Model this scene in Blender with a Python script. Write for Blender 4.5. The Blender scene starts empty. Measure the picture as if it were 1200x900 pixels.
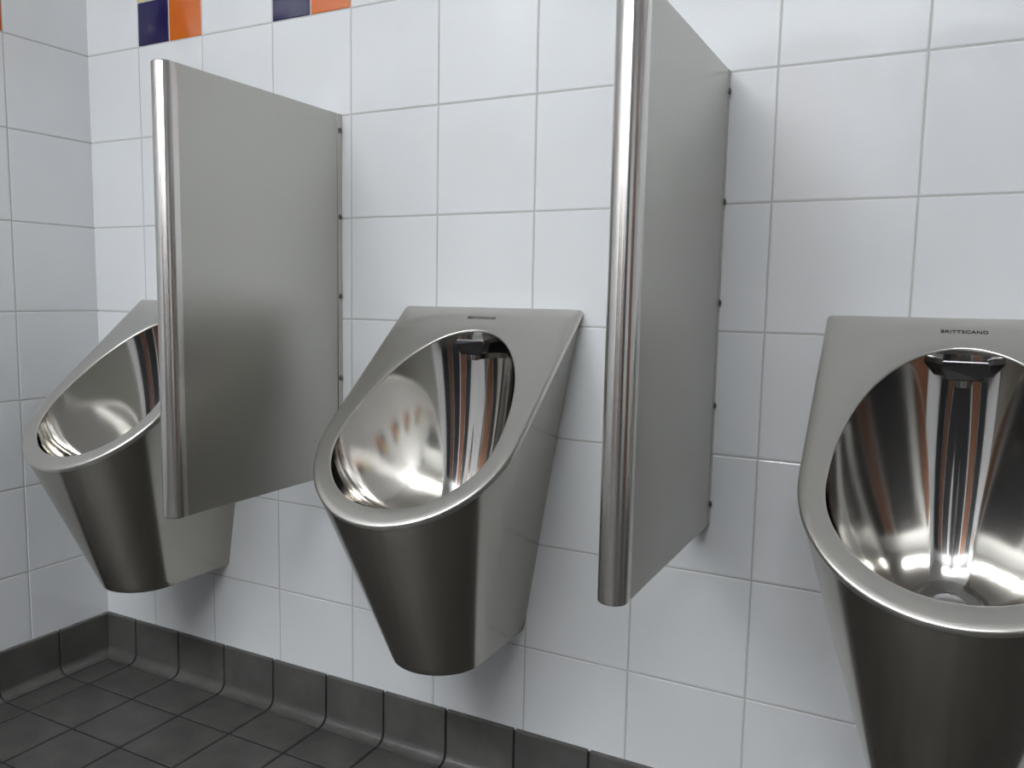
import bpy, bmesh, math, random
from mathutils import Vector, Matrix
random.seed(7)
C = bpy.context.scene.collection
sin, cos, pi = math.sin, math.cos, math.pi

# ------------------------------------------------------------------ measurements (metres, floor at z=0, urinal wall at y=0)
ZJ = 1.4721                       # height of the joint under the coloured tiles
XL = -0.1739                      # left wall
YF, XR, ZC = -3.1, 3.55, 2.6     # wall behind the viewer, right wall, ceiling
ZS = 0.1083                       # top of the coved skirting
T = 0.2                           # wall tile module
FX, FY, FT = -0.0652, -0.1423, 0.15   # floor tile joints
TOE = 0.031                       # how far the cove runs onto the floor

# ------------------------------------------------------------------ helpers
def mesh_obj(name, verts, faces, mats, parent=None, midx=None, smooth=False):
    me = bpy.data.meshes.new(name)
    me.from_pydata([tuple(v) for v in verts], [], faces)
    for m in (mats if isinstance(mats, (list, tuple)) else [mats]):
        me.materials.append(m)
    if midx:
        for p, i in zip(me.polygons, midx):
            p.material_index = i
    if smooth:
        for p in me.polygons:
            p.use_smooth = True
    me.update()
    o = bpy.data.objects.new(name, me)
    C.objects.link(o)
    if parent:
        o.parent = parent
    return o

def fix_normals(o):
    bm = bmesh.new(); bm.from_mesh(o.data)
    bmesh.ops.recalc_face_normals(bm, faces=bm.faces[:])
    bm.to_mesh(o.data); bm.free()

def bm_obj(name, bm, mat, parent=None, smooth=False, sharp=None):
    bmesh.ops.recalc_face_normals(bm, faces=bm.faces[:])
    me = bpy.data.meshes.new(name)
    bm.to_mesh(me); bm.free()
    me.materials.append(mat)
    if smooth:
        for p in me.polygons:
            p.use_smooth = True
        if sharp is not None:
            me.set_sharp_from_angle(angle=sharp)
    o = bpy.data.objects.new(name, me)
    C.objects.link(o)
    if parent:
        o.parent = parent
    return o

def add_box(bm, x0, x1, y0, y1, z0, z1, bev=0.0, seg=2):
    r = bmesh.ops.create_cube(bm, size=1.0)
    vs = r['verts']
    for v in vs:
        v.co = Vector(((x0 + x1) / 2 + v.co.x * (x1 - x0), (y0 + y1) / 2 + v.co.y * (y1 - y0), (z0 + z1) / 2 + v.co.z * (z1 - z0)))
    if bev:
        es = list({e for v in vs for e in v.link_edges})
        bmesh.ops.bevel(bm, geom=es, offset=bev, segments=seg, affect='EDGES', profile=0.5)

def empty(name, loc, label, cat, group=None):
    o = bpy.data.objects.new(name, None)
    o.location = loc
    o.empty_display_size = 0.1
    C.objects.link(o)
    o['label'] = label; o['category'] = cat
    o['kind'] = 'thing'
    if group:
        o['group'] = group
    return o

def structure(o):
    o['kind'] = 'structure'
    return o

# ------------------------------------------------------------------ materials
def new_mat(name):
    m = bpy.data.materials.new(name); m.use_nodes = True
    nt = m.node_tree
    return m, nt, nt.nodes['Principled BSDF']

def lin(r, g, b):
    f = lambda c: (c / 255 / 12.92) if c / 255 <= 0.04045 else ((c / 255 + 0.055) / 1.055) ** 2.4
    return (f(r), f(g), f(b), 1)

def noise_mix(nt, bsdf, c0, c1, scale, detail=3, vec=None, lo=0.35, hi=0.65):
    tc = nt.nodes.new('ShaderNodeTexCoord')
    n = nt.nodes.new('ShaderNodeTexNoise'); n.inputs['Scale'].default_value = scale; n.inputs['Detail'].default_value = detail
    src = tc.outputs['Object']
    if vec:
        mp = nt.nodes.new('ShaderNodeMapping'); mp.inputs['Scale'].default_value = vec
        nt.links.new(src, mp.inputs['Vector']); src = mp.outputs['Vector']
    nt.links.new(src, n.inputs['Vector'])
    r = nt.nodes.new('ShaderNodeValToRGB')
    r.color_ramp.elements[0].position = lo; r.color_ramp.elements[0].color = c0
    r.color_ramp.elements[1].position = hi; r.color_ramp.elements[1].color = c1
    nt.links.new(n.outputs['Fac'], r.inputs['Fac'])
    nt.links.new(r.outputs['Color'], bsdf.inputs['Base Color'])
    return n, src

def glazed(name, col, col2, rough=0.12, wave=0.02):
    m, nt, b = new_mat(name)
    n, src = noise_mix(nt, b, col, col2, 3.0)
    b.inputs['Roughness'].default_value = rough
    b.inputs['IOR'].default_value = 1.5
    n2 = nt.nodes.new('ShaderNodeTexNoise'); n2.inputs['Scale'].default_value = 9; n2.inputs['Detail'].default_value = 1
    nt.links.new(src, n2.inputs['Vector'])
    bp = nt.nodes.new('ShaderNodeBump'); bp.inputs['Strength'].default_value = 0.25; bp.inputs['Distance'].default_value = wave
    nt.links.new(n2.outputs['Fac'], bp.inputs['Height']); nt.links.new(bp.outputs['Normal'], b.inputs['Normal'])
    return m

def steel(name, col, rough, brush=None, bump=0.0004, aniso=0.0, spread=0.06):
    m, nt, b = new_mat(name)
    b.inputs['Metallic'].default_value = 1.0
    b.inputs['Base Color'].default_value = col
    b.inputs['Roughness'].default_value = rough
    if aniso:
        b.inputs['Anisotropic'].default_value = aniso
        tg = nt.nodes.new('ShaderNodeTangent'); tg.direction_type = 'RADIAL'; tg.axis = 'Z'
        nt.links.new(tg.outputs['Tangent'], b.inputs['Tangent'])
        b.inputs['Anisotropic Rotation'].default_value = 0.25
    if brush:
        tc = nt.nodes.new('ShaderNodeTexCoord')
        mp = nt.nodes.new('ShaderNodeMapping'); mp.inputs['Scale'].default_value = brush
        n = nt.nodes.new('ShaderNodeTexNoise'); n.inputs['Scale'].default_value = 1.0; n.inputs['Detail'].default_value = 4
        nt.links.new(tc.outputs['Object'], mp.inputs['Vector']); nt.links.new(mp.outputs['Vector'], n.inputs['Vector'])
        mr = nt.nodes.new('ShaderNodeMapRange')
        mr.inputs['To Min'].default_value = rough - spread; mr.inputs['To Max'].default_value = rough + spread
        nt.links.new(n.outputs['Fac'], mr.inputs['Value']); nt.links.new(mr.outputs['Result'], b.inputs['Roughness'])
        bp = nt.nodes.new('ShaderNodeBump'); bp.inputs['Strength'].default_value = 0.3; bp.inputs['Distance'].default_value = bump
        nt.links.new(n.outputs['Fac'], bp.inputs['Height']); nt.links.new(bp.outputs['Normal'], b.inputs['Normal'])
    return m

def plain(name, col, rough=0.5, metal=0.0):
    m, nt, b = new_mat(name)
    b.inputs['Base Color'].default_value = col; b.inputs['Roughness'].default_value = rough; b.inputs['Metallic'].default_value = metal
    return m

M_white = glazed('white glazed tile', (0.74, 0.755, 0.77, 1), (0.77, 0.785, 0.80, 1), 0.10, 0.012)
M_blue = glazed('navy glazed tile', (0.012, 0.010, 0.06, 1), (0.016, 0.012, 0.075, 1), 0.10, 0.012)
M_orange = glazed('orange glazed tile', (0.56, 0.12, 0.012, 1), (0.60, 0.14, 0.016, 1), 0.10, 0.012)
M_yellow = glazed('yellow glazed tile', (0.70, 0.55, 0.22, 1), (0.74, 0.60, 0.26, 1), 0.10, 0.012)
M_grout = plain('pale grey grout', (0.50, 0.50, 0.485, 1), 0.9)

def quarry(name, c0, c1, rough):
    m, nt, b = new_mat(name)
    n, src = noise_mix(nt, b, c0, c1, 14, 8, None, 0.3, 0.7)
    b.inputs['Roughness'].default_value = rough
    n2 = nt.nodes.new('ShaderNodeTexNoise'); n2.inputs['Scale'].default_value = 160; n2.inputs['Detail'].default_value = 4
    nt.links.new(src, n2.inputs['Vector'])
    bp = nt.nodes.new('ShaderNodeBump'); bp.inputs['Strength'].default_value = 0.35; bp.inputs['Distance'].default_value = 0.002
    nt.links.new(n2.outputs['Fac'], bp.inputs['Height']); nt.links.new(bp.outputs['Normal'], b.inputs['Normal'])
    return m
M_quarry = quarry('charcoal quarry tile', (0.050, 0.047, 0.044, 1), (0.085, 0.081, 0.075, 1), 0.42)
M_skirt = quarry('charcoal cove tile', (0.075, 0.072, 0.068, 1), (0.105, 0.101, 0.095, 1), 0.27)
M_floorgrout = plain('black floor grout', (0.010, 0.010, 0.010, 1), 0.85)

M_brushed = steel('brushed stainless steel', (0.42, 0.40, 0.36, 1), 0.20, (14, 14, 300), 0.00002, 0.5, 0.02)
M_rim = steel('satin stainless rim', (0.65, 0.63, 0.59, 1), 0.33, (400, 25, 25), 0.00002, 0, 0.03)
M_mirror = steel('polished stainless bowl', (0.57, 0.55, 0.52, 1), 0.085, (60, 60, 6), 0.00005, 0.5, 0.015)
M_panel = steel('brushed stainless panel', (0.51, 0.50, 0.46, 1), 0.315, (5, 5, 90), 0.000002, 0, 0.015)
M_tube = steel('polished stainless edge', (0.70, 0.68, 0.65, 1), 0.22, (40, 40, 4), 0.00005, 0.95, 0.012)
M_screw = plain('dull screw steel', (0.16, 0.16, 0.155, 1), 0.45, 1.0)
M_dark = plain('dark rubberised nozzle', (0.02, 0.02, 0.025, 1), 0.35)
M_hood = steel('dark steel spreader', (0.16, 0.155, 0.16, 1), 0.18)
M_chrome = steel('chrome', (0.62, 0.62, 0.61, 1), 0.12)
M_ink = plain('black etched lettering', (0.012, 0.012, 0.011, 1), 0.6)
M_ceiling = plain('white ceiling paint', (0.75, 0.75, 0.74, 1), 0.9)
M_refl_door = plain('brown laminate', (0.22, 0.095, 0.05, 1), 0.4)
M_refl_doordark = plain('dark laminate', (0.03, 0.03, 0.035, 1), 0.4)
M_housing = plain('white light housing', (0.8, 0.8, 0.8, 1), 0.5)
def emitter(name, col, s):
    m, nt, b = new_mat(name)
    b.inputs['Base Color'].default_value = (0.8, 0.8, 0.8, 1)
    b.inputs['Emission Color'].default_value = col; b.inputs['Emission Strength'].default_value = s
    return m
M_lamp = emitter('glowing fluorescent diffuser', (0.93, 0.97, 1.0, 1), 41.5)

# ------------------------------------------------------------------ tiled surfaces (each tile a real cushion-edged block on a bed of grout)
G = 0.0026
def cushions(rects, tf, depth=0.0016, r=0.0012, gap=G, tilt=0.0018):
    """rects: (u0,u1,v0,v1,mat index); tf maps (u,v,w) to the room, w towards the viewer."""
    V, F, MI = [], [], []
    for (u0, u1, v0, v1, mi) in rects:
        u0 += gap / 2; u1 -= gap / 2; v0 += gap / 2; v1 -= gap / 2
        if u1 - u0 < 0.006 or v1 - v0 < 0.006:
            continue
        a, c = random.uniform(-tilt, tilt), random.uniform(-tilt, tilt)
        um, vm = (u0 + u1) / 2, (v0 + v1) / 2
        s = len(V)
        for (ins, w) in ((0, -depth), (0, -r), (0.3 * r, -0.4 * r), (r, -0.08 * r), (2.2 * r, 0)):
            for (u, v) in ((u0 + ins, v0 + ins), (u1 - ins, v0 + ins), (u1 - ins, v1 - ins), (u0 + ins, v1 - ins)):
                ww = w if w <= -depth else w + a * (u - um) + c * (v - vm)
                V.append(tf(u, v, ww))
        for k in range(4):
            for q in range(4):
                F.append((s + 4 * k + q, s + 4 * k + (q + 1) % 4, s + 4 * k + 4 + (q + 1) % 4, s + 4 * k + 4 + q)); MI.append(mi)
        F.append((s + 16, s + 17, s + 18, s + 19)); MI.append(mi)
    return V, F, MI

def slab(V, F, MI, corners_front, corners_back, mi):
    s = len(V)
    V += list(corners_front) + list(corners_back)
    for f in ((0, 1, 2, 3), (7, 6, 5, 4), (0, 4, 5, 1), (1, 5, 6, 2), (2, 6, 7, 3), (3, 7, 4, 0)):
        F.append(tuple(s + i for i in f)); MI.append(mi)

def cuts(start, lo, hi, step):
    k0 = math.floor((lo - start) / step)
    out = [lo]; k = k0
    while start + k * step < hi - 1e-4:
        x = start + k * step
        if x > lo + 1e-4:
            out.append(x)
        k += 1
    out.append(hi)
    return out

def wall_rects(us, zs, mosaic):
    R = []
    for i in range(len(us) - 1):
        for j in range(len(zs) - 1):
            u0, u1, v0, v1 = us[i], us[i + 1], zs[j], zs[j + 1]
            if abs(v0 - ZJ) < 1e-3 and mosaic(u0, u1):
                um, vm = (u0 + u1) / 2, v0 + 0.0965
                R += [(u0, um, v0, vm, 1), (um, u1, v0, vm, 2), (u0, um, vm, v1, 3), (um, u1, vm, v1, 1)]
            else:
                R.append((u0, u1, v0, v1, 0))
    return R

zs = cuts(ZJ, ZS - 0.012, ZC, T)
MATS = [M_white, M_blue, M_orange, M_yellow, M_grout]
def make_wall(name, us, tf, mosaic, lo, hi):
    V, F, MI = cushions(wall_rects(us, zs, mosaic), tf)
    slab(V, F, MI, [tf(lo, 0, -0.0009), tf(hi, 0, -0.0009), tf(hi, ZC, -0.0009), tf(lo, ZC, -0.0009)],
         [tf(lo, 0, -0.10), tf(hi, 0, -0.10), tf(hi, ZC, -0.10), tf(lo, ZC, -0.10)], 4)
    o = mesh_obj(name, V, F, MATS, None, MI)
    fix_normals(o)
    return structure(o)

make_wall('wall_back', [XL - 0.008] + cuts(0.0, XL, XR, T)[1:], lambda u, v, w: (u, -w, v),
          lambda a, c: round(a / T) % 2 == 0 and abs(a / T - round(a / T)) < 1e-3 and c - a > 0.19, XL, XR)
make_wall('wall_left', [-x for x in reversed(cuts(0.2068 - 0.2, 0.0, -YF, T))][:-2] + [0.008], lambda u, v, w: (XL + w, u, v),
          lambda a, c: c - a < 0.2075 and round((-c - 0.2068) / T) % 2 == 0 and c < -0.1, YF, 0)
make_wall('wall_right', cuts(0.0, YF, 0, T), lambda u, v, w: (XR - w, u, v), lambda a, c: False, YF, 0)
make_wall('wall_front', cuts(0.0, XL, XR, T), lambda u, v, w: (u, YF + w, v), lambda a, c: False, XL, XR)

# floor
xs = cuts(FX, XL + TOE, XR, FT); ys = [-y for y in cuts(-FY, TOE, -YF, FT)]
R = [(xs[i], xs[i + 1], ys[j + 1], ys[j], 0) for i in range(len(xs) - 1) for j in range(len(ys) - 1)]
V, F, MI = cushions(R, lambda u, v, w: (u, v, w), 0.003, 0.0018, 0.005, 0.003)
slab(V, F, MI, [(XL, YF, -0.0022), (XR, YF, -0.0022), (XR, 0, -0.0022), (XL, 0, -0.0022)],
     [(XL, YF, -0.1), (XR, YF, -0.1), (XR, 0, -0.1), (XL, 0, -0.1)], 1)
o = mesh_obj('floor', V, F, [M_quarry, M_floorgrout], None, MI); fix_normals(o); structure(o)

# ceiling
bm = bmesh.new(); add_box(bm, XL - 0.1, XR + 0.1, YF - 0.1, 0.1, ZC, ZC + 0.08)
structure(bm_obj('ceiling', bm, M_ceiling))

# coved skirting: profile (distance from wall, height)
def cove_profile(off=0.0):
    P = [(0.0, ZS - off), (0.004 - off, ZS - off), (0.006 - off, ZS - 0.0015 - off), (0.007 - off, ZS - 0.004)]
    rad = 0.021
    cx, cz = 0.007 + rad, 0.0005 + rad
    for k in range(11):
        a = pi + k / 10 * pi / 2
        P.append((cx + (rad + off) * cos(a), cz + (rad + off) * sin(a)))
    P.append((TOE, 0.0005 - off))
    P.append((TOE, -0.01)); P.append((0.0, -0.01))
    return P
def cove(name, joints, tf):
    V, F, MI = [], [], []
    def run(a, c, prof, mi):
        s = len(V); n = len(prof)
        for t in (a, c):
            for (d, z) in prof:
                V.append(tf(t, d, z))
        for i in range(n):
            F.append((s + i, s + (i + 1) % n, s + n + (i + 1) % n, s + n + i)); MI.append(mi)
        F.append(tuple(range(s, s + n))); MI.append(mi)
        F.append(tuple(range(s + 2 * n - 1, s + n - 1, -1))); MI.append(mi)
    for i in range(len(joints) - 1):
        run(joints[i] + 0.0026, joints[i + 1] - 0.0026, cove_profile(), 0)
    run(joints[0], joints[-1], cove_profile(0.0035), 1)
    o = mesh_obj(name, V, F, [M_skirt, M_floorgrout], None, MI)
    fix_normals(o)
    return structure(o)
cove('baseboard_back', cuts(FX, XL, XR, FT), lambda t, d, z: (t, -d, z))
cove('baseboard_left', [0.0] + [-y for y in cuts(-FY, 0, -YF, FT)][1:] if False else sorted([-y for y in cuts(-FY, 0, -YF, FT)]), lambda t, d, z: (XL + d, t, z))

# unseen doors, added behind the viewer so the steel reflects brown and dark streaks
def make_reflection_door(name, x0, x1, mat):
    bm = bmesh.new()
    add_box(bm, x0, x1, YF + 0.002, YF + 0.045, 0.012, 2.05, 0.004)
    o = structure(bm_obj(name, bm, mat))
    bm = bmesh.new()
    for a, c in ((x0 - 0.06, x0 - 0.003), (x1 + 0.003, x1 + 0.06)):
        add_box(bm, a, c, YF + 0.002, YF + 0.05, 0.004, 2.11, 0.003)
    add_box(bm, x0 - 0.06, x1 + 0.06, YF + 0.002, YF + 0.05, 2.053, 2.11, 0.003)
    bm_obj('reflection_door_frame', bm, M_refl_doordark, o)
    bm = bmesh.new()
    add_box(bm, x1 - 0.10, x1 - 0.07, YF + 0.046, YF + 0.085, 0.98, 1.12, 0.008)
    bm_obj('reflection_door_handle', bm, M_chrome, o)
make_reflection_door('reflection_door_1', -0.05, 0.50, M_refl_doordark)
make_reflection_door('reflection_door_2', 0.68, 1.20, M_refl_door)
make_reflection_door('reflection_door_3', 1.45, 2.10, M_refl_doordark)
make_reflection_door('reflection_door_4', 2.30, 2.60, M_refl_door)
make_reflection_door('reflection_door_5', 2.80, 3.35, M_refl_doordark)

bm = bmesh.new()
add_box(bm, XR - 0.045, XR - 0.002, -1.55, -0.70, 0.012, 2.05, 0.004)
o = structure(bm_obj('reflection_door_6', bm, M_refl_door))  # unseen brown door added on the right wall to darken the steel's reflections
bm = bmesh.new()
for a, c in ((-1.61, -1.553), (-0.697, -0.64)):
    add_box(bm, XR - 0.05, XR - 0.002, a, c, 0.004, 2.11, 0.003)
add_box(bm, XR - 0.05, XR - 0.002, -1.61, -0.64, 2.053, 2.11, 0.003)
bm_obj('reflection_door_frame', bm, M_refl_doordark, o)
bm = bmesh.new()
add_box(bm, XR - 0.085, XR - 0.046, -0.80, -0.77, 0.98, 1.12, 0.008)
bm_obj('reflection_door_handle', bm, M_chrome, o)

# ------------------------------------------------------------------ urinals
TH = math.radians(50.45)
ZT, YT = 0.9035, 0.004            # top edge of the sloping rim
WT, WM, BM, HM = 0.1815, 0.179, 0.3103, 0.189
OC, OA, OU, OD = 0.3227, 0.145, 0.257, 0.143
ZB, CY, RB = 0.302, 0.170, 0.080  # underside of the body
DN = Vector((0, -sin(TH), -cos(TH)))      # down the rim
NO = Vector((0, -cos(TH), sin(TH)))       # out of the rim
def rimp(a, bb, w=0.0):
    return Vector((a, -YT, ZT)) + DN * bb + NO * w

NA, NB, NC = 40, 72, 10
CR = 0.0065
def rim_outline(ins=0.0):
    """right side from the top corner down, round the lip and up the left side: (a, b) pairs"""
    w0, w1, h = WT - ins, WM - ins, HM - ins
    pts = []
    for k in range(NC):                               # rounded top corner
        t = pi / 2 * (1 - k / NC)
        pts.append((w0 - CR + CR * cos(t), ins + CR - CR * sin(t)))
    for k in range(NA + 1):
        s = k / NA
        pts.append((w0 + (w1 - w0) * s, ins + CR + (BM - ins - CR) * s))
    for k in range(1, NB):
        t = pi * k / NB
        pts.append((w1 * cos(t), BM + h * sin(t)))
    return pts + [(-a, bb) for a, bb in reversed(pts[:NC + NA + 1])]
def base_outline(ins=0.0, z=ZB):
    pts = []
    w = RB - ins
    n = NC + NA
    for k in range(n + 1):
        pts.append(Vector((w, -CY * k / n, z)))
    for k in range(1, NB):
        t = pi * k / NB
        pts.append(Vector((w * cos(t), -CY - w * sin(t), z)))
    return pts + [Vector((-p.x, p.y, p.z)) for p in reversed(pts[:n + 1])]

def egg(n, grow=0.0):
    out = []
    for k in range(n):
        t = 2 * pi * k / n
        s = sin(t)
        out.append(((OA + grow) * cos(t), OC + ((OD if s > 0 else OU) + grow) * s))
    return out

def bezier(a, b_, c, d, t):
    u = 1 - t
    return a * u ** 3 + b_ * (3 * u * u * t) + c * (3 * u * t * t) + d * t ** 3

def make_urinal():
    root = empty('wall_urinal', (0, 0, 0), 'x', 'urinal')
    # --- rim: flat sloping plate with rolled outer edge and rolled opening
    outer = rim_outline()
    N = len(outer)
    RE = 0.0035
    rows = []
    for (ins, w) in ((0.0, -0.010), (0.0, -RE), (0.3 * RE, -0.3 * RE), (RE, 0.0)):
        rows.append([rimp(a, bb, w) for a, bb in rim_outline(ins)])
    V, F = [], []
    for r in rows:
        V += r
    for k in range(len(rows) - 1):
        for i in range(N):
            F.append((k * N + i, k * N + (i + 1) % N, (k + 1) * N + (i + 1) % N, (k + 1) * N + i))
    # plate between the last outer row and the opening: match points by direction from the opening's centre
    last = rim_outline(RE)
    def hit(ang):
        """opening edge point in the direction ang (polar) around (0, OC)"""
        ca, sa = cos(ang), sin(ang)
        oo = OD if sa > 0 else OU
        r = 1 / math.sqrt((ca / (OA + 0.003)) ** 2 + (sa / (oo + 0.003)) ** 2)
        return r * ca, OC + r * sa
    angs = [math.atan2(bb - OC, a) for a, bb in last]
    inner = [hit(t) for t in angs]
    # add points along the straight top edge so that the opening stays round there
    top = []
    a0, a1 = angs[-1], angs[0]                         # from the left corner over the top to the right corner
    a0u = a0 if a0 < 0 else a0 - 2 * pi
    NT = 40
    xl, xr = last[-1][0], last[0][0]
    for k in range(1, NT):
        x = xl + (xr - xl) * k / NT
        top.append((x, last[0][1]))
    loop_o = last + top
    loop_i = [hit(math.atan2(bb - OC, a)) for a, bb in loop_o]
    L = len(loop_o)
    base = len(V)
    V += [rimp(a, bb) for a, bb in top]
    oi = [(len(rows) - 1) * N + i for i in range(N)] + [base + i for i in range(NT - 1)]
    # top edge: the outer row spans the corner pair in one face; rebuild it as a fan
    F = [f for f in F if not (f[0] == 2 * N + N - 1 and f[1] == 2 * N)]
    F.append(tuple([2 * N + N - 1] + [oi[N - 1]] + oi[N:] + [oi[0]] + [2 * N]))
    prev = oi
    for (s, w) in ((0.33, 0.0), (0.66, 0.0), (1.0, 0.0)):
        cur = list(range(len(V), len(V) + L))
        for (po, pi_) in zip(loop_o, loop_i):
            V.append(rimp(po[0] + (pi_[0] - po[0]) * s, po[1] + (pi_[1] - po[1]) * s, w))
        for i in range(L):
            F.append((prev[i], prev[(i + 1) % L], cur[(i + 1) % L], cur[i]))
        prev = cur
    # rolled opening
    for q in range(1, 6):
        t = pi / 2 * q / 5
        cur = list(range(len(V), len(V) + L))
        for (a, bb) in loop_i:
            d = Vector((a, bb - OC)); d.normalize()
            k = 0.003 * sin(t)
            V.append(rimp(a - d.x * k, bb - d.y * k, -0.003 * (1 - cos(t))))
        for i in range(L):
            F.append((prev[i], prev[(i + 1) % L], cur[(i + 1) % L], cur[i]))
        prev = cur
    rim = mesh_obj('rim', V, F, M_rim, root, smooth=True)
    fix_normals(rim); rim.data.set_sharp_from_angle(angle=math.radians(50))

    # --- body: ruled shell from the rim's edge to the D-shaped underside
    V, F = [], []
    rimrow = [rimp(a, bb, -0.006) for a, bb in rim_outline(0.0006)]
    for p in rimrow:
        p.y = min(p.y, -0.0005)
    basrow = base_outline()
    rows = []
    NR = 28
    for k in range(NR + 1):
        t = k / NR * 0.992
        rows.append([p.lerp(q, t) for p, q in zip(rimrow, basrow)])
    rows.append([p.lerp(q, 0.9975) for p, q in zip(rimrow, base_outline(0.0012))])
    rows.append(base_outline(0.005))
    for r in rows:
        V += r
    for k in range(len(rows) - 1):
        for i in range(N - 1):
            F.append((k * N + i, k * N + i + 1, (k + 1) * N + i + 1, (k + 1) * N + i))
    s = (len(rows) - 1) * N
    F.append(tuple(s + i for i in range(N)))          # underside
    F.append(tuple([k * N for k in range(len(rows))] + [k * N + N - 1 for k in reversed(range(len(rows)))]))   # back against the wall
    body = mesh_obj('body', V, F, M_brushed, root, smooth=True)
    fix_normals(body); body.data.set_sharp_from_angle(angle=math.radians(40))

    # --- bowl
    n = 200
    ZD, YD, RD = 0.533, -0.160, 0.046
    E0 = egg(n)
    rows = [[rimp(a, bb, -0.003) for a, bb in E0]]
    prof = []
    for k in range(n):
        a, bb = E0[k]
        P0 = rimp(a, bb, -0.003)
        ang = 2 * pi * k / n
        up = max(0.0, -sin(ang))                      # 1 at the top of the opening
        dn = max(0.0, sin(ang))
        h = P0.z - ZD
        dd = Vector((cos(ang), -sin(ang), 0))          # direction from the drain in plan
        D = Vector((RD * cos(ang), YD - RD * sin(ang), ZD))
        side = abs(cos(ang))
        k1 = 0.46
        P1 = P0 + Vector((-0.20 * h * k1 * cos(ang), h * k1 * (0.42 * dn * dn + 0.16 * side) + 0.020 * up * up, -h * k1))
        far = Vector((P1.x - D.x, P1.y - D.y, 0))
        P2 = D + far * 0.50 + Vector((0, 0, 0.003))
        prof.append((P0, P1, P2, D))
    NB2 = 44
    for q in range(1, NB2 + 1):
        t = q / NB2
        rows.append([bezier(*pr, t) for pr in prof])
    rows.append([Vector((0.03 * cos(2 * pi * k / n), YD - 0.03 * sin(2 * pi * k / n), ZD - 0.012)) for k in range(n)])
    V, F = [], []
    for r in rows:
        V += r
    for k in range(len(rows) - 1):
        for i in range(n):
            F.append((k * n + i, (k + 1) * n + i, (k + 1) * n + (i + 1) % n, k * n + (i + 1) % n))
    F.append(tuple(reversed([(len(rows) - 1) * n + i for i in range(n)])))
    bowl = mesh_obj('bowl', V, F, M_mirror, root, smooth=True)

    # --- domed waste grate
    bm = bmesh.new()
    seg, rings = 48, 8
    ring_v = []
    for j in range(rings):
        t = j / rings * pi / 2
        ring_v.append([bm.verts.new((0.048 * cos(t) * cos(2 * pi * i / seg), YD + 0.048 * cos(t) * sin(2 * pi * i / seg), ZD + 0.003 + 0.030 * sin(t))) for i in range(seg)])
    low = [bm.verts.new((0.048 * cos(2 * pi * i / seg), YD + 0.048 * sin(2 * pi * i / seg), ZD - 0.004)) for i in range(seg)]
    ring_v.insert(0, low)
    for j in range(len(ring_v) - 1):
        for i in range(seg):
            if j == 2 and i % 4 == 0:
                continue                                # slots
            bm.faces.new((ring_v[j][i], ring_v[j][(i + 1) % seg], ring_v[j + 1][(i + 1) % seg], ring_v[j + 1][i]))
    bm.faces.new(ring_v[-1])
    bm_obj('waste_grate', bm, M_chrome, root, smooth=True)

    # --- flush spreader hood at the top of the bowl, with the nozzle under it
    bm = bmesh.new()
    zc = 0.833
    sec = [(-0.027, 0.013), (0.027, 0.013), (0.029, 0.004), (0.021, -0.014), (-0.021, -0.014), (-0.029, 0.004)]
    fr = [bm.verts.new((x, -0.078 + (0.006 if z < 0 else 0), zc + z)) for x, z in sec]
    bk = [bm.verts.new((x * 1.0, -0.028, zc + z + 0.004)) for x, z in sec]
    bm.faces.new(fr); bm.faces.new(bk[::-1])
    for i in range(6):
        bm.faces.new((fr[i], fr[(i + 1) % 6], bk[(i + 1) % 6], bk[i]))
    bmesh.ops.bevel(bm, geom=bm.edges[:], offset=0.0018, segments=2, affect='EDGES', profile=0.5)
    hood = bm_obj('flush_spreader', bm, M_hood, root)
    hood['label'] = 'dark metal flush spreader'
    bm = bmesh.new()
    bmesh.ops.create_cone(bm, cap_ends=True, segments=24, radius1=0.009, radius2=0.011, depth=0.012,
                          matrix=Matrix.Translation((0, -0.060, zc - 0.0175)))
    bm_obj('nozzle', bm, M_chrome, hood, smooth=True, sharp=math.radians(40))

    # --- etched maker's word above the opening
    cu = bpy.data.curves.new('etched_word', 'FONT')
    cu.body = 'BRITTSCAND'; cu.align_x = 'CENTER'; cu.align_y = 'CENTER'; cu.size = 0.0089; cu.space_character = 1.05; cu.extrude = 0.0002
    cu.offset = 0.0001
    tmp = bpy.data.objects.new('tmp', cu); C.objects.link(tmp)
    bpy.context.view_layer.update()
    me = bpy.data.meshes.new_from_object(tmp)
    bpy.data.objects.remove(tmp)
    x0 = min(v.co.x for v in me.vertices); x1 = max(v.co.x for v in me.vertices)
    k = 0.057 / (x1 - x0)
    for v in me.vertices:
        x, y, z = v.co.x * k, v.co.y * 1.0, v.co.z
        v.co = rimp(x - 0.003, 0.032 - y, 0.0003 + z)
    me.materials.clear(); me.materials.append(M_ink)
    w = bpy.data.objects.new('etched_lettering', me); C.objects.link(w); w.parent = root
    w['label'] = 'dark etched maker\'s lettering'
    return root

def copy_tree(o, parent=None):
    c = o.copy(); C.objects.link(c); c.parent = parent
    for ch in o.children:
        copy_tree(ch, c)
    return c

u = make_urinal()
LAB = ['leftmost conical steel urinal, near the corner and partly hidden behind a privacy panel',
       'middle conical steel urinal, hung on the white tiles between the two privacy panels',
       'rightmost and nearest conical steel urinal, cut off by the right edge of the photo']
for i, x in enumerate((0.1695, 0.9166, 1.6721)):
    o = u if i == 0 else copy_tree(u)
    o.location = (x, 0, 0)
    o['label'] = LAB[i]; o['category'] = 'urinal'; o['group'] = 'conical steel urinals along the tiled wall'

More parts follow.
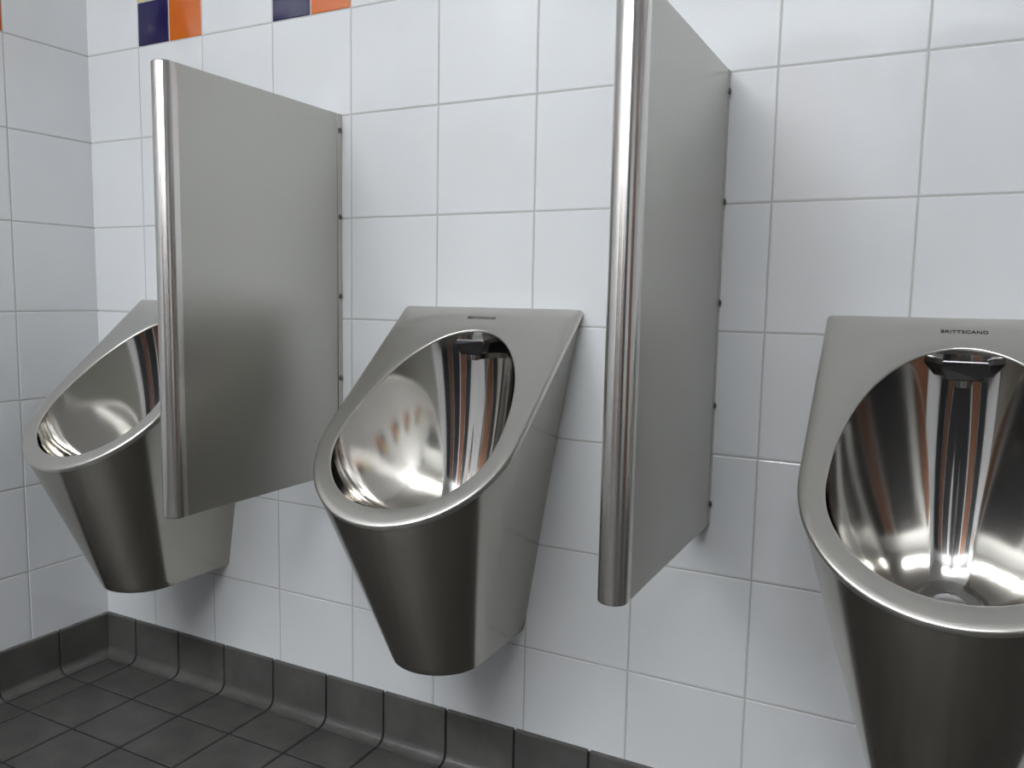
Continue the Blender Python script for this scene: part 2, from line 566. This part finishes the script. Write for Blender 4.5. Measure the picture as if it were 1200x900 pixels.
# ------------------------------------------------------------------ privacy panels
PZ0, PZ1, PD, PR = 0.5565, 1.2741, 0.420, 0.0188
def make_panel():
    root = empty('wall_mounted_privacy_panel', (0, 0, 0), 'x', 'privacy panel')
    th = PR - 0.0018
    bm = bmesh.new()
    add_box(bm, -th, th, -PD - 0.004, -0.0155, PZ0, PZ1, 0.0012)
    bm_obj('panel_sheet', bm, M_panel, root)
    bm = bmesh.new()
    add_box(bm, -th - 0.0006, th + 0.0006, -0.0145, -0.0004, PZ0, PZ1, 0.001)
    bm_obj('wall_channel', bm, M_panel, root)
    # rounded front edge: D-section post with slightly radiused ends
    prof = [(PR * cos(pi + pi * k / 36), -PD + PR * sin(pi + pi * k / 36)) for k in range(37)]
    prof = [(-PR, -PD + 0.009)] + prof + [(PR, -PD + 0.009)]
    n = len(prof)
    V, F = [], []
    lv = [(PZ0 + 0.0002, 0.93), (PZ0 + 0.0012, 0.98), (PZ0 + 0.003, 1.0), (PZ1 - 0.003, 1.0), (PZ1 - 0.0012, 0.98), (PZ1 - 0.0002, 0.93)]
    for z, s in lv:
        for x, y in prof:
            V.append((x * s, -PD + 0.009 + (y + PD - 0.009) * s, z))
    for k in range(len(lv) - 1):
        for i in range(n):
            F.append((k * n + i, k * n + (i + 1) % n, (k + 1) * n + (i + 1) % n, (k + 1) * n + i))
    F.append(tuple(range(n))); F.append(tuple((len(lv) - 1) * n + i for i in reversed(range(n))))
    e = mesh_obj('rounded_front_edge', V, F, M_tube, root, smooth=True)
    fix_normals(e); e.data.set_sharp_from_angle(angle=math.radians(40))
    e['label'] = 'shiny rounded front edge'
    for z in (1.242, 1.075, 0.918, 0.753, 0.592):
        bm = bmesh.new()
        bmesh.ops.create_uvsphere(bm, u_segments=16, v_segments=8, radius=0.0055)
        for v in bm.verts:
            v.co = Vector((th + max(v.co.z, -0.002) * 0.75, -0.0075 + v.co.x, z + v.co.y))
        bm_obj('screw', bm, M_screw, root, smooth=True)
    return root
p = make_panel()
PLAB = ['left steel privacy panel, standing out from the wall in front of the leftmost urinal',
        'right steel privacy panel, between the middle and the nearest urinal']
for i, x in enumerate((0.5794 - PR, 1.331 - PR)):
    o = p if i == 0 else copy_tree(p)
    o.location = (x, 0, 0)
    o['label'] = PLAB[i]; o['category'] = 'privacy panel'; o['group'] = 'steel privacy panels between the urinals'

# ------------------------------------------------------------------ ceiling lights
def make_light():
    root = empty('ceiling_light', (0, 0, 0), 'x', 'ceiling light')
    bm = bmesh.new(); add_box(bm, -0.62, 0.62, -0.15, 0.15, -0.03, -0.001, 0.004)
    bm_obj('housing', bm, M_housing, root)
    bm = bmesh.new(); add_box(bm, -0.60, 0.60, -0.13, 0.13, -0.075, -0.031, 0.006)
    bm_obj('diffuser', bm, M_lamp, root)
    return root
l = make_light()
LL = ['long fluorescent ceiling light above the left end of the urinals', 'long fluorescent ceiling light above the right end of the urinals']
for i, (x, y) in enumerate(((0.15, -2.3), (1.45, -2.45))):
    o = l if i == 0 else copy_tree(l)
    o.location = (x, y, ZC)
    o['label'] = LL[i]; o['category'] = 'ceiling light'; o['group'] = 'fluorescent ceiling lights'

# ------------------------------------------------------------------ camera
cam = bpy.data.cameras.new('camera')
co = bpy.data.objects.new('camera', cam); C.objects.link(co)
cam.sensor_fit = 'HORIZONTAL'; cam.sensor_width = 36
cam.lens = 977.72 / 1200 * 36
cam.shift_x = 36.89 / 1200; cam.shift_y = 8.71 / 1200
cam.clip_start = 0.01
co.location = (1.6329, -1.3576, ZJ - 0.5495)
co.rotation_euler = (math.radians(83.4776), math.radians(-0.8639), math.radians(28.5304))
bpy.context.scene.camera = co

w = bpy.data.worlds.new('world'); bpy.context.scene.world = w
w.use_nodes = True
w.node_tree.nodes['Background'].inputs['Color'].default_value = (0.02, 0.02, 0.02, 1)
vs = bpy.context.scene.view_settings
vs.view_transform = 'Standard'; vs.look = 'None'; vs.gamma = 1; vs.use_curve_mapping = False
vs.exposure = 0.0
